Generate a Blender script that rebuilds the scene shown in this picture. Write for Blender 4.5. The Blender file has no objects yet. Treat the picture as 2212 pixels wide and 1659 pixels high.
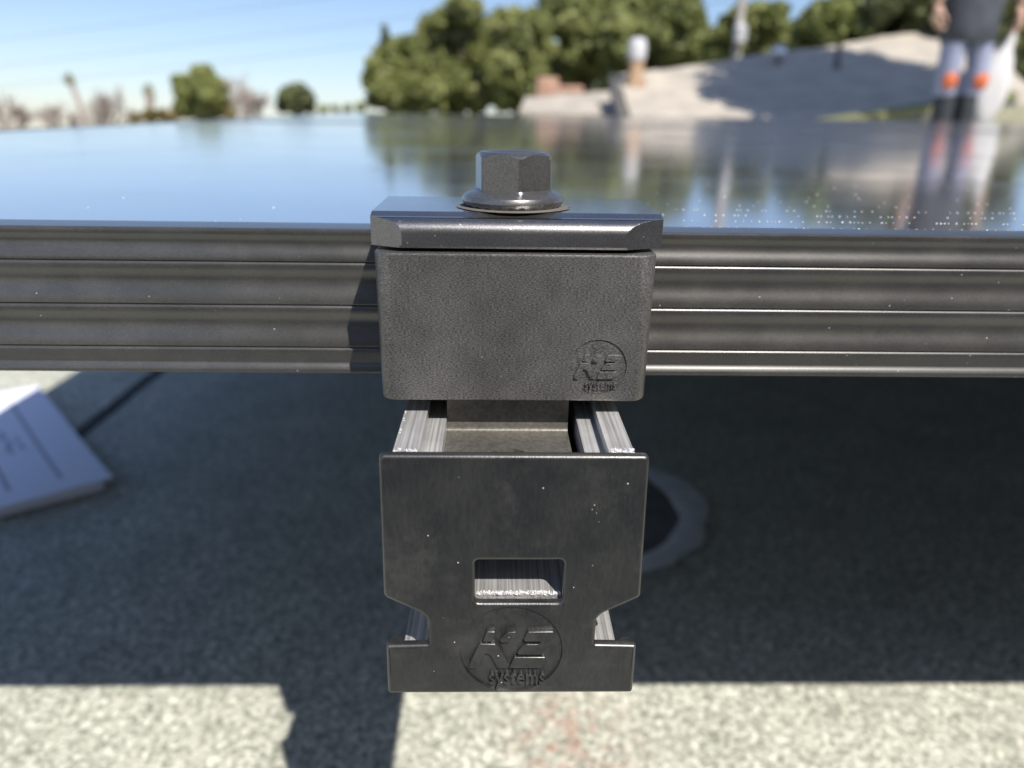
import bpy, bmesh, math, random
import numpy as np
from mathutils import Vector, Matrix
from mathutils.geometry import tessellate_polygon
random.seed(7); rng = np.random.default_rng(7)
R = math.radians
sc = bpy.context.scene
COL = sc.collection

# ------------------------------------------------------------------ camera, sky, sun
H = 0.300                                   # camera height above the roof deck
cam_d = bpy.data.cameras.new('camera'); cam = bpy.data.objects.new('camera', cam_d); COL.objects.link(cam)
sc.camera = cam
rt = Vector((0.99968904, -0.02052599, 0.01416034)); up = Vector((-0.00634638, 0.33973474, 0.94049988)); fw = Vector((0.02411545, 0.94029729, -0.33949883))
m3 = Matrix((rt, up, -fw)).transposed()
cam.matrix_world = Matrix.Translation((0, 0, H)) @ m3.to_4x4()
cam_d.sensor_width = 36.0; cam_d.lens = 1662.0 / 2212.0 * 36.0
cam_d.clip_start = 0.004; cam_d.clip_end = 3000
cam_d.dof.use_dof = True; cam_d.dof.focus_distance = 0.139; cam_d.dof.aperture_fstop = 13.5

KX, KY = -0.352, 0.767                      # horizontal travel of sunlight per metre of drop
sun_dir = Vector((KX, KY, -1)).normalized()
world = bpy.data.worlds.new('World'); sc.world = world; world.use_nodes = True
nt = world.node_tree; nt.nodes.clear()
sky = nt.nodes.new('ShaderNodeTexSky'); sky.sky_type = 'NISHITA'; sky.sun_disc = False
sky.sun_elevation = math.asin(-sun_dir.z)
sky.sun_rotation = math.atan2(-sun_dir.x, -sun_dir.y)
sky.air_density = 1.0; sky.dust_density = 0.5; sky.ozone_density = 3.2
bg = nt.nodes.new('ShaderNodeBackground'); bg.inputs['Strength'].default_value = 0.115
wo = nt.nodes.new('ShaderNodeOutputWorld')
tcw = nt.nodes.new('ShaderNodeTexCoord'); mpw = nt.nodes.new('ShaderNodeMapping'); mpw.inputs['Rotation'].default_value = (R(2.2), 0, 0)
nt.links.new(tcw.outputs['Generated'], mpw.inputs[0]); nt.links.new(mpw.outputs[0], sky.inputs[0])   # the panels tilt up a little from level ground
tn = nt.nodes.new('ShaderNodeMix'); tn.data_type = 'RGBA'; tn.blend_type = 'MULTIPLY'; tn.inputs[0].default_value = 1.0; tn.inputs[7].default_value = (1.0, .97, 1.03, 1)
nt.links.new(sky.outputs[0], tn.inputs[6]); nt.links.new(tn.outputs[2], bg.inputs[0]); nt.links.new(bg.outputs[0], wo.inputs[0])
sl = bpy.data.lights.new('sun', 'SUN'); sl.energy = 5.0; sl.angle = R(0.5); sl.color = (1.0, 0.955, 0.88)
so = bpy.data.objects.new('sun', sl); COL.objects.link(so)
so.rotation_euler = sun_dir.to_track_quat('-Z', 'Y').to_euler(); so.location = (3, -5, 8)
sc.view_settings.view_transform = 'Standard'; sc.view_settings.look = 'None'
sc.view_settings.exposure = 0.27; sc.view_settings.gamma = 1.0
sc.render.engine = 'CYCLES'

def at(px, py, y):                          # a direction of the photograph followed to depth y
    d = fw + rt * ((px - 1106) / 1662.0) - up * ((py - 829.5) / 1662.0)
    d = d * (y / d.y)
    return Vector((d.x, d.y, d.z + H))

# ------------------------------------------------------------------ helpers
def tag(o, label=None, cat=None, group=None, kind=None):
    if label: o['label'] = label
    if cat: o['category'] = cat
    if group: o['group'] = group
    if kind: o['kind'] = kind
    return o

def empty(name, loc, label, cat, group=None):
    o = bpy.data.objects.new(name, None); COL.objects.link(o); o.location = loc; o.empty_display_size = 0.02
    return tag(o, label, cat, group)

def finish(name, me, mat, parent=None, smooth=None):
    o = bpy.data.objects.new(name, me); COL.objects.link(o)
    if mat: me.materials.clear(); me.materials.append(mat)
    if parent is not None:
        o.parent = parent
        o.matrix_parent_inverse = Matrix.Translation(-world_loc(parent))
    if smooth is not None:
        me.polygons.foreach_set('use_smooth', [True] * len(me.polygons))
        me.set_sharp_from_angle(angle=R(smooth))
    return o

def world_loc(p):
    v = Vector(p.location); q = p.parent
    if q is not None and q.type == 'EMPTY': return v
    return v

def bmobj(name, bm, mat, parent=None, smooth=None):
    bmesh.ops.recalc_face_normals(bm, faces=bm.faces)
    me = bpy.data.meshes.new(name); bm.to_mesh(me); bm.free()
    return finish(name, me, mat, parent, smooth)

def pydata(name, v, f, mat, parent=None, smooth=None):
    me = bpy.data.meshes.new(name); me.from_pydata([tuple(a) for a in v], [], [tuple(a) for a in f]); me.update()
    return finish(name, me, mat, parent, smooth)

def endcaps(bm, a, b, outer):
    for t in tessellate_polygon([[Vector((x * 1e3, z * 1e3, 0)) for x, z in outer]]):     # in mm: metres are too small for it
        bm.faces.new([a[i] for i in t]); bm.faces.new([b[i] for i in t])

def prism(bm, outer, y0, y1):
    """closed outline in x,z (list of pairs) run from y0 to y1"""
    a = [bm.verts.new((x, y0, z)) for x, z in outer]; b = [bm.verts.new((x, y1, z)) for x, z in outer]
    n = len(a)
    for i in range(n): bm.faces.new((a[i], a[(i + 1) % n], b[(i + 1) % n], b[i]))
    endcaps(bm, a, b, outer)

def box(bm, x0, x1, y0, y1, z0, z1):
    v = [bm.verts.new(p) for p in ((x0, y0, z0), (x1, y0, z0), (x1, y1, z0), (x0, y1, z0), (x0, y0, z1), (x1, y0, z1), (x1, y1, z1), (x0, y1, z1))]
    for f in ((0, 1, 2, 3), (4, 5, 6, 7), (0, 1, 5, 4), (1, 2, 6, 5), (2, 3, 7, 6), (3, 0, 4, 7)): bm.faces.new([v[i] for i in f])
    return v

def bevel(bm, w, seg=2, ang=30):
    bmesh.ops.recalc_face_normals(bm, faces=bm.faces)
    es = [e for e in bm.edges if len(e.link_faces) == 2 and e.calc_face_angle(0) > R(ang)]
    bmesh.ops.bevel(bm, geom=es, offset=w, segments=seg, affect='EDGES', profile=0.5, clamp_overlap=True)

def tube(bm, pts, rad, n=8, cap=True):
    rings = []
    for i, p in enumerate(pts):
        p = Vector(p); t = (Vector(pts[min(i + 1, len(pts) - 1)]) - Vector(pts[max(i - 1, 0)])).normalized()
        u = t.orthogonal().normalized(); w = t.cross(u)
        r = rad[i] if isinstance(rad, (list, tuple)) else rad
        rings.append([bm.verts.new(p + (u * math.cos(k * 2 * math.pi / n) + w * math.sin(k * 2 * math.pi / n)) * r) for k in range(n)])
    # keep the frames aligned
    for a, b in zip(rings, rings[1:]):
        s = min(range(n), key=lambda q: (b[q].co - a[0].co - (b[0].co - a[0].co) * 0).length)
        for k in range(n): bm.faces.new((a[k], a[(k + 1) % n], b[(k + 1 + s) % n], b[(k + s) % n]))
    if cap:
        for q in (rings[0], rings[-1]):
            try: bm.faces.new(q)
            except ValueError: pass

def lathe(bm, prof, c, n=48):
    rings = [[bm.verts.new((c[0] + r * math.cos(2 * math.pi * k / n), c[1] + r * math.sin(2 * math.pi * k / n), z)) for k in range(n)] for r, z in prof]
    for a, b in zip(rings, rings[1:]):
        for k in range(n): bm.faces.new((a[k], a[(k + 1) % n], b[(k + 1) % n], b[k]))
    bm.faces.new(rings[0]); bm.faces.new(rings[-1])

def curve_mesh(loops, extrude, bev=0.0, res=2):
    cu = bpy.data.curves.new('tmp', 'CURVE'); cu.dimensions = '2D'; cu.fill_mode = 'BOTH'
    K = 1000.0; cu.extrude = extrude * K; cu.bevel_depth = bev * K; cu.bevel_resolution = res; cu.offset = -bev * K   # worked in mm, then scaled back
    for lp in loops:
        s = cu.splines.new('POLY'); s.points.add(len(lp) - 1); s.use_cyclic_u = True
        for p, q in zip(s.points, lp): p.co = (q[0] * K, q[1] * K, 0, 1)
    o = bpy.data.objects.new('tmp', cu); COL.objects.link(o)
    dg = bpy.context.evaluated_depsgraph_get()
    me = bpy.data.meshes.new_from_object(o.evaluated_get(dg)); me.transform(Matrix.Diagonal((1 / K, 1 / K, 1 / K, 1)))
    bpy.data.objects.remove(o); bpy.data.curves.remove(cu)
    return me

def text_mesh(txt, size, sx, extrude, bev, space=1.0):
    cu = bpy.data.curves.new('tmp', 'FONT'); cu.body = txt; K = 1000.0; cu.size = size * K; cu.extrude = extrude * K; cu.bevel_depth = bev * K
    cu.align_x = 'CENTER'; cu.space_character = space; cu.offset = size * K * 0.006
    o = bpy.data.objects.new('tmp', cu); COL.objects.link(o)
    dg = bpy.context.evaluated_depsgraph_get()
    me = bpy.data.meshes.new_from_object(o.evaluated_get(dg)); me.transform(Matrix.Diagonal((sx / K, 1 / K, 1 / K, 1)))
    bpy.data.objects.remove(o); bpy.data.curves.remove(cu)
    return me

def boolean_cut(o, cutters):
    for q in [o] + cutters: q.data.transform(Matrix.Scale(1000, 4))
    pi = o.matrix_parent_inverse.copy(); par = o.parent; o.parent = None; bpy.context.view_layer.update()
    for c in cutters:
        m = o.modifiers.new('b', 'BOOLEAN'); m.operation = 'DIFFERENCE'; m.object = c; m.solver = 'EXACT'
    dg = bpy.context.evaluated_depsgraph_get(); dg.update()
    me = bpy.data.meshes.new_from_object(o.evaluated_get(dg))
    old = o.data; o.modifiers.clear(); o.data = me; bpy.data.meshes.remove(old); me.transform(Matrix.Scale(.001, 4)); o.parent = par; o.matrix_parent_inverse = pi
    for c in cutters: bpy.data.objects.remove(c)

def rounded(x0, x1, z0, z1, r, n=6):
    out = []
    for cx, cz, a0 in ((x1 - r, z1 - r, 0), (x0 + r, z1 - r, 90), (x0 + r, z0 + r, 180), (x1 - r, z0 + r, 270)):
        for k in range(n + 1):
            a = R(a0 + 90 * k / n); out.append((cx + r * math.cos(a), cz + r * math.sin(a)))
    return out

def round_corners(pts, rad, n=5):
    out = []; N = len(pts)
    for i in range(N):
        p = Vector(pts[i]); a = Vector(pts[i - 1]); b = Vector(pts[(i + 1) % N]); r = rad[i] if isinstance(rad, (list, tuple)) else rad
        da = (a - p); db = (b - p); d = min(r, da.length * .45, db.length * .45)
        if d < 1e-7: out.append(tuple(p)); continue
        q0 = p + da.normalized() * d; q1 = p + db.normalized() * d
        for k in range(n + 1):
            t = k / n; out.append(tuple(q0 * (1 - t) ** 2 + p * 2 * t * (1 - t) + q1 * t * t))
    return out

# ------------------------------------------------------------------ materials
def mat(name):
    m = bpy.data.materials.new(name); m.use_nodes = True
    return m, m.node_tree, m.node_tree.nodes['Principled BSDF']

def N(nt, typ, **kw):
    n = nt.nodes.new(typ)
    for k, v in kw.items():
        if k in n.inputs: n.inputs[k].default_value = v
        else: setattr(n, k, v)
    return n

def coords(nt, scale=(1, 1, 1), kind='Object'):
    tc = nt.nodes.new('ShaderNodeTexCoord'); mp = nt.nodes.new('ShaderNodeMapping'); mp.inputs['Scale'].default_value = scale
    nt.links.new(tc.outputs[kind], mp.inputs[0]); return mp.outputs[0]

def ramp(nt, fac, stops):
    r = nt.nodes.new('ShaderNodeValToRGB'); nt.links.new(fac, r.inputs[0])
    e = r.color_ramp.elements
    while len(e) < len(stops): e.new(0.5)
    for q, (p, c) in zip(e, stops):
        q.position = p; q.color = (c, c, c, 1) if not isinstance(c, (tuple, list)) else (*c, 1)
    return r.outputs[0]

def mixc(nt, fac, a, b, mode='MIX'):
    m = nt.nodes.new('ShaderNodeMix'); m.data_type = 'RGBA'; m.blend_type = mode
    for s, v in ((0, fac), (6, a), (7, b)):
        if isinstance(v, (int, float)): m.inputs[s].default_value = v
        elif isinstance(v, (tuple, list)): m.inputs[s].default_value = (*v, 1) if len(v) == 3 else v
        else: nt.links.new(v, m.inputs[s])
    return m.outputs[2]

def anodized(name, base, metallic, rough, grain=2200, gcon=0.5, bump=0.25, dust=0.0, tint=(1, 1, 1), stretch=(1, 1, 1), smudge=0.25, speck=0.03, dustcol=(.45, .43, .4)):
    m, nt, p = mat(name)
    co = coords(nt, stretch)
    n1 = N(nt, 'ShaderNodeTexNoise', Scale=grain, Detail=2.0, Roughness=0.6); nt.links.new(co, n1.inputs['Vector'])
    co2 = coords(nt)
    n2 = N(nt, 'ShaderNodeTexNoise', Scale=90.0, Detail=4.0, Roughness=0.6); nt.links.new(co2, n2.inputs['Vector'])
    lo = tuple(base * (1 - gcon) * t for t in tint); hi = tuple(base * (1 + gcon) * t for t in tint)
    c = ramp(nt, n1.outputs[0], [(0.36, lo), (0.64, hi)])
    sm = ramp(nt, n2.outputs[0], [(0.35, 1 - smudge), (0.7, 1 + smudge)])
    c = mixc(nt, 1.0, c, sm, 'MULTIPLY')
    if dust > 0:
        n3 = N(nt, 'ShaderNodeTexNoise', Scale=60.0, Detail=6.0, Roughness=0.75); nt.links.new(co2, n3.inputs['Vector'])
        d = ramp(nt, n3.outputs[0], [(0.5, 0.0), (0.8, dust)])
        c = mixc(nt, d, c, dustcol)
    if speck > 0:                              # fine pale dust grains
        v = N(nt, 'ShaderNodeTexVoronoi', Scale=1400.0); nt.links.new(co2, v.inputs['Vector'])
        v2 = N(nt, 'ShaderNodeTexWhiteNoise'); nt.links.new(v.outputs['Color'], v2.inputs['Vector'])
        a = ramp(nt, v.outputs['Distance'], [(0.12, 1.0), (0.22, 0.0)]); b = ramp(nt, v2.outputs['Value'], [(1 - speck, 0.0), (1 - speck + .004, 1.0)])
        s = mixc(nt, 1.0, a, b, 'MULTIPLY')
        c = mixc(nt, s, c, (.7, .68, .64))
    nt.links.new(c, p.inputs['Base Color'])
    p.inputs['Metallic'].default_value = metallic
    rr = ramp(nt, n2.outputs[0], [(0.3, rough * .88), (0.75, min(1, rough * 1.15))]); nt.links.new(rr, p.inputs['Roughness'])
    b = N(nt, 'ShaderNodeBump', Strength=bump, Distance=0.0001); nt.links.new(n1.outputs[0], b.inputs['Height']); nt.links.new(b.outputs[0], p.inputs['Normal'])
    return m

def simple(name, col, rough=.9, var=.2, scale=5.0, metallic=0.0, bump=0.0, col2=None):
    m, nt, p = mat(name); co = coords(nt)
    n = N(nt, 'ShaderNodeTexNoise', Scale=scale, Detail=5.0, Roughness=.6); nt.links.new(co, n.inputs['Vector'])
    a = tuple(x * (1 - var) for x in col); b = col2 or tuple(min(.95, x * (1 + var)) for x in col)
    nt.links.new(ramp(nt, n.outputs[0], [(.35, a), (.65, b)]), p.inputs['Base Color'])
    p.inputs['Roughness'].default_value = rough; p.inputs['Metallic'].default_value = metallic
    if bump:
        bb = N(nt, 'ShaderNodeBump', Strength=.5, Distance=bump); nt.links.new(n.outputs[0], bb.inputs['Height']); nt.links.new(bb.outputs[0], p.inputs['Normal'])
    return m

M = {}
M['frame'] = anodized('black_anodised_frame', .060, .35, .42, 3600, .22, .22, .05, (1, .95, .88), (1, 1, 1), .14, .010)
M['block'] = anodized('grained_block_metal', .130, .50, .42, 5200, .6, .22, .0, (1, .97, .93), (.45, 1, 1.4), .20, .006)
M['plate'] = anodized('black_anodised_plate', .17, .85, .35, 3600, .22, .14, .0, (1, .97, .98), (1, 1, 1), .05, .05)
M['bolt'] = anodized('dark_steel_bolt', .17, .7, .34, 2400, .15, .12, .08, (1, .97, .94), (1, 1, 1), .10, .02)
M['cap'] = anodized('black_plastic_cap', .016, .0, .38, 2600, .25, .30, .10, (1, .95, .87), (1, 1, .25), .25, .012)
M['bracket'] = anodized('brown_black_bracket', .14, .4, .45, 1500, .2, .2, .06, (1, .93, .82), (1, 1, 1), .12, .0)
M['rail'] = anodized('raw_aluminium', .50, .45, .36, 700, .32, .35, .06, (1, .985, .97), (3.0, .03, 3.0), .12, .0)
for k_, r_, w_ in (('frame', .30, .9), ('bolt', .26, .35)):
    pb_ = M[k_].node_tree.nodes['Principled BSDF']; pb_.inputs['Coat Weight'].default_value = w_; pb_.inputs['Coat Roughness'].default_value = r_; pb_.inputs['Coat IOR'].default_value = 1.6
pb_ = M['plate'].node_tree.nodes['Principled BSDF']; pb_.inputs['Coat Weight'].default_value = .9; pb_.inputs['Coat Roughness'].default_value = .10; pb_.inputs['Coat IOR'].default_value = 1.7
M['cap'].node_tree.nodes['Principled BSDF'].inputs['IOR'].default_value = 1.9
M['back'] = simple('black_backsheet', (.02, .02, .022), .9, .1, 20)
M['back'].node_tree.nodes['Principled BSDF'].inputs['IOR'].default_value = 1.2
m, nt, p = mat('dust'); p.inputs['Base Color'].default_value = (.13, .12, .105, 1); p.inputs['Roughness'].default_value = .95; M['dust'] = m
m, nt, p = mat('white_filings'); p.inputs['Base Color'].default_value = (.62, .61, .61, 1); p.inputs['Roughness'].default_value = .6; M['filings'] = m

# glass over dark cells with thin ribbons every 10 mm
m, nt, p = mat('panel_glass')
co = coords(nt)
sx = N(nt, 'ShaderNodeSeparateXYZ'); nt.links.new(co, sx.inputs[0])
w = N(nt, 'ShaderNodeMath', operation='MULTIPLY'); nt.links.new(sx.outputs[1], w.inputs[0]); w.inputs[1].default_value = 100.0
fr = N(nt, 'ShaderNodeMath', operation='FRACT'); nt.links.new(w.outputs[0], fr.inputs[0])
c = ramp(nt, fr.outputs[0], [(0.0, (.06, .06, .06)), (0.06, (.125, .125, .125)), (0.94, (.125, .125, .125)), (1.0, (.06, .06, .06))])
nt.links.new(c, p.inputs['Base Color']); p.inputs['IOR'].default_value = 1.6
nz = N(nt, 'ShaderNodeTexNoise', Scale=14.0, Detail=5.0, Roughness=.6); nt.links.new(co, nz.inputs['Vector'])
rg = ramp(nt, nz.outputs[0], [(0.35, .075), (0.7, .13)]); nt.links.new(rg, p.inputs['Roughness'])
gl = N(nt, 'ShaderNodeBsdfGlossy'); gl.inputs['Color'].default_value = (.95, .95, .98, 1); nt.links.new(rg, gl.inputs['Roughness'])
mx = N(nt, 'ShaderNodeMixShader'); mx.inputs[0].default_value = .60
nt.links.new(p.outputs[0], mx.inputs[1]); nt.links.new(gl.outputs[0], mx.inputs[2]); nt.links.new(mx.outputs[0], nt.nodes['Material Output'].inputs[0])
M['glass'] = m
m, nt, p = mat('glint_dots'); p.inputs['Metallic'].default_value = 1.0; p.inputs['Roughness'].default_value = .34
at_ = N(nt, 'ShaderNodeAttribute', attribute_name='tone'); nt.links.new(at_.outputs['Color'], p.inputs['Base Color']); M['dots'] = m

# roof granules
m, nt, p = mat('roof_granules')
co = coords(nt)
v1 = N(nt, 'ShaderNodeTexVoronoi', Scale=480.0, Randomness=1.0); nt.links.new(co, v1.inputs['Vector'])
n1 = N(nt, 'ShaderNodeTexNoise', Scale=240.0, Detail=3.0, Roughness=.65); nt.links.new(co, n1.inputs['Vector'])
n2 = N(nt, 'ShaderNodeTexNoise', Scale=16.0, Detail=5.0, Roughness=.6); nt.links.new(co, n2.inputs['Vector'])
bw = N(nt, 'ShaderNodeRGBToBW'); nt.links.new(v1.outputs['Color'], bw.inputs[0])
g = ramp(nt, bw.outputs[0], [(0.1, (.26, .27, .22)), (0.38, (.42, .425, .35)), (0.62, (.57, .57, .48)), (0.9, (.80, .79, .69))])
g2 = ramp(nt, n1.outputs[0], [(0.36, .68), (0.62, 1.2)])
c = mixc(nt, 1.0, g, g2, 'MULTIPLY')
g3 = ramp(nt, n2.outputs[0], [(0.3, .86), (0.7, 1.10)])
c = mixc(nt, 1.0, c, g3, 'MULTIPLY')
# rusty stain
mp = N(nt, 'ShaderNodeMapping'); tc = N(nt, 'ShaderNodeTexCoord'); nt.links.new(tc.outputs['Object'], mp.inputs[0])
mp.inputs['Location'].default_value = (-.040, -.303, 0)
gr = N(nt, 'ShaderNodeTexGradient', gradient_type='SPHERICAL'); mp2 = N(nt, 'ShaderNodeMapping'); mp2.inputs['Scale'].default_value = (24, 22, 20)
nt.links.new(mp.outputs[0], mp2.inputs[0]); nt.links.new(mp2.outputs[0], gr.inputs[0])
n4 = N(nt, 'ShaderNodeTexNoise', Scale=110.0, Detail=3.0); nt.links.new(co, n4.inputs['Vector'])
s = mixc(nt, 1.0, gr.outputs[0], ramp(nt, n4.outputs[0], [(0.45, 0.0), (0.62, .75)]), 'MULTIPLY')
c = mixc(nt, s, c, (.42, .22, .17))
nt.links.new(c, p.inputs['Base Color']); p.inputs['Roughness'].default_value = .95
hgt = mixc(nt, .5, v1.outputs['Distance'], n1.outputs[0])
b = N(nt, 'ShaderNodeBump', Strength=.7, Distance=0.0012); nt.links.new(hgt, b.inputs['Height']); nt.links.new(b.outputs[0], p.inputs['Normal'])
M['roof'] = m

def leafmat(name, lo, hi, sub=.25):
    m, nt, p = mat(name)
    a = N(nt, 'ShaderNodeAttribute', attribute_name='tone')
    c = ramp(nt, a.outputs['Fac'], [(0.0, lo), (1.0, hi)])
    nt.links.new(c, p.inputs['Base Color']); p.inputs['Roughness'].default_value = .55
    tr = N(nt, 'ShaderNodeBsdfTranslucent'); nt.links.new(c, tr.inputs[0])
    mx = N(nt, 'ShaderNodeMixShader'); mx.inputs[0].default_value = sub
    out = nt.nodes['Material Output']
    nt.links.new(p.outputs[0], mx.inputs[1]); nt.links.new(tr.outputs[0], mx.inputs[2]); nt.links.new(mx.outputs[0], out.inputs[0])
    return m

M['bark'] = simple('bark', (.10, .075, .055), .95, .3, 8)
M['twig'] = simple('bare_twigs', (.36, .29, .25), .9, .2, 8)
M['leaf'] = leafmat('olive_leaves', (.16, .185, .05), (.37, .385, .14), .35)
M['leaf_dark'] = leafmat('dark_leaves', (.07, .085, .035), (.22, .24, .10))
M['leaf_round'] = leafmat('round_tree_leaves', (.20, .23, .07), (.36, .38, .13))
M['leaf_dry'] = leafmat('dry_leaves', (.20, .16, .06), (.36, .29, .12))
M['ground'] = simple('ground_earth', (.14, .13, .08), 1, .4, .3, col2=(.20, .19, .12))
M['wall'] = simple('house_wall', (.55, .50, .42), .9, .08, 4)
M['pale_roof'] = simple('pale_roofing', (.44, .39, .32), .95, .16, 3.2, bump=.03)
M['dark_edge'] = simple('dark_roof_edge', (.12, .11, .10), .8, .2, 8)
M['fill_wall'] = simple('tan_fill_wall', (.36, .31, .24), .9, .15, 3)
M['olive'] = simple('yellow_green_board', (.17, .17, .075), .8, .15, 4)

# ------------------------------------------------------------------ ground and the roof we stand on
bm = bmesh.new()
bmesh.ops.create_grid(bm, x_segments=24, y_segments=24, size=1500)
for v in bm.verts: v.co.z = -3.2 - .034 * max(0, v.co.y - 12)
g_ = bmobj('ground', bm, M['ground']); tag(g_, kind='structure')

house = empty('flat_roof_house', (0, 2.5, 0), 'flat-roofed house whose pale grey granulated roof lies under the solar panels', 'house')
bm = bmesh.new(); box(bm, -3.2, 4.6, -2.0, 6.4, -.10, 0); bmobj('roof', bm, M['roof'], house)
bm = bmesh.new(); box(bm, -3.1, 4.5, -1.9, 6.3, -3.2, -.1); bmobj('wall', bm, M['wall'], house)
bm = bmesh.new(); box(bm, -0.5, 2.5, -1.30, -1.10, .0, 1.30); box(bm, 2.5, 2.7, -1.30, 1.2, .0, 2.6)  # unseen walls added to cut the sky light and bounce warm fill
bmobj('sky_block_wall', bm, M['fill_wall'], house)
# lapped edge of the next roofing sheet
bm = bmesh.new()
ys = np.linspace(-1.9, 6.3, 180)
pr = [(-1.6, .0005), (-1.6, .0030), (-.4005, .0032), (-.3995, .0022), (-.3995, .0005)]
rows = []
for y in ys:
    w = .0012 * math.sin(y * 9) + rng.normal(0, .0004)
    rows.append([bm.verts.new((x + (w if x > -1 else 0), y, z)) for x, z in pr])
for a, b in zip(rows, rows[1:]):
    for k in range(len(pr) - 1): bm.faces.new((a[k], a[k + 1], b[k + 1], b[k]))
bmobj('roofing_sheet', bm, M['roof'], house)
m, nt, p = mat('dark_strip'); p.inputs['Base Color'].default_value = (.02, .022, .026, 1); p.inputs['Roughness'].default_value = .6; M['seam_strip'] = m  # dark strip along the lapped sheet edge
bm = bmesh.new()
rows = []
for y in ys:
    w = .0075 + rng.normal(0, .0008)
    rows.append([bm.verts.new((-.4000 - .002, y, .0006)), bm.verts.new((-.3995 + w, y, .0024)), bm.verts.new((-.3995 + w * 1.6, y, .0006))])
for a, b in zip(rows, rows[1:]):
    for k in range(2): bm.faces.new((a[k], a[k + 1], b[k + 1], b[k]))
bmobj('dark_seam', bm, M['seam_strip'], house)

# round patch with its white ring of sealant
def annulus(bm, c, r0, r1, z, n=96, wob=0.0, hgt=0.0):
    prof = []
    for k in range(n):
        a = 2 * math.pi * k / n; w = wob * (math.sin(3 * a + 1) + .6 * math.sin(7 * a) + .4 * math.sin(13 * a + 2))
        prof.append([bm.verts.new((c[0] + rr * math.cos(a), c[1] + rr * math.sin(a), zz)) for rr, zz in ((r0 - w * .6, z), ((r0 + r1) / 2, z + hgt), (r1 + w, z))])
    for k in range(n):
        a, b = prof[k], prof[(k + 1) % n]
        for j in (0, 1): bm.faces.new((a[j], a[j + 1], b[j + 1], b[j]))
ring_c = (.062, .545)
patch = empty('sealant_ring', (ring_c[0], ring_c[1], 0), 'white ring of sealant around a dark round patch on the shaded roof behind the rail', 'roof patch')
bm = bmesh.new(); annulus(bm, ring_c, .083, .108, .001, 96, .0032, .0015)
M['sealant'] = simple('white_sealant', (.86, .87, .89), .6, .12, 60); bmobj('sealant', bm, M['sealant'], patch, 40)
bm = bmesh.new(); lathe(bm, [(.086, .0005), (.086, .0012)], ring_c, 64)
M['patch'] = simple('dark_patch', (.20, .20, .20), .85, .2, 40); bmobj('patch_disc', bm, M['patch'], patch)

stand = empty('rail_stand', (.012, .53, 0), 'metal post that carries the mounting rail, hidden behind it in the shade', 'stand')
bm = bmesh.new(); lathe(bm, [(.034, .0015), (.034, .007), (.012, .008), (.012, .197)], (.0035, .53), 32); bmobj('post', bm, M['rail'], stand, 30)
bm = bmesh.new(); box(bm, -.013, .020, .505, .555, .193, .1985); bevel(bm, .0008); bmobj('top_plate', bm, M['rail'], stand)

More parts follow.
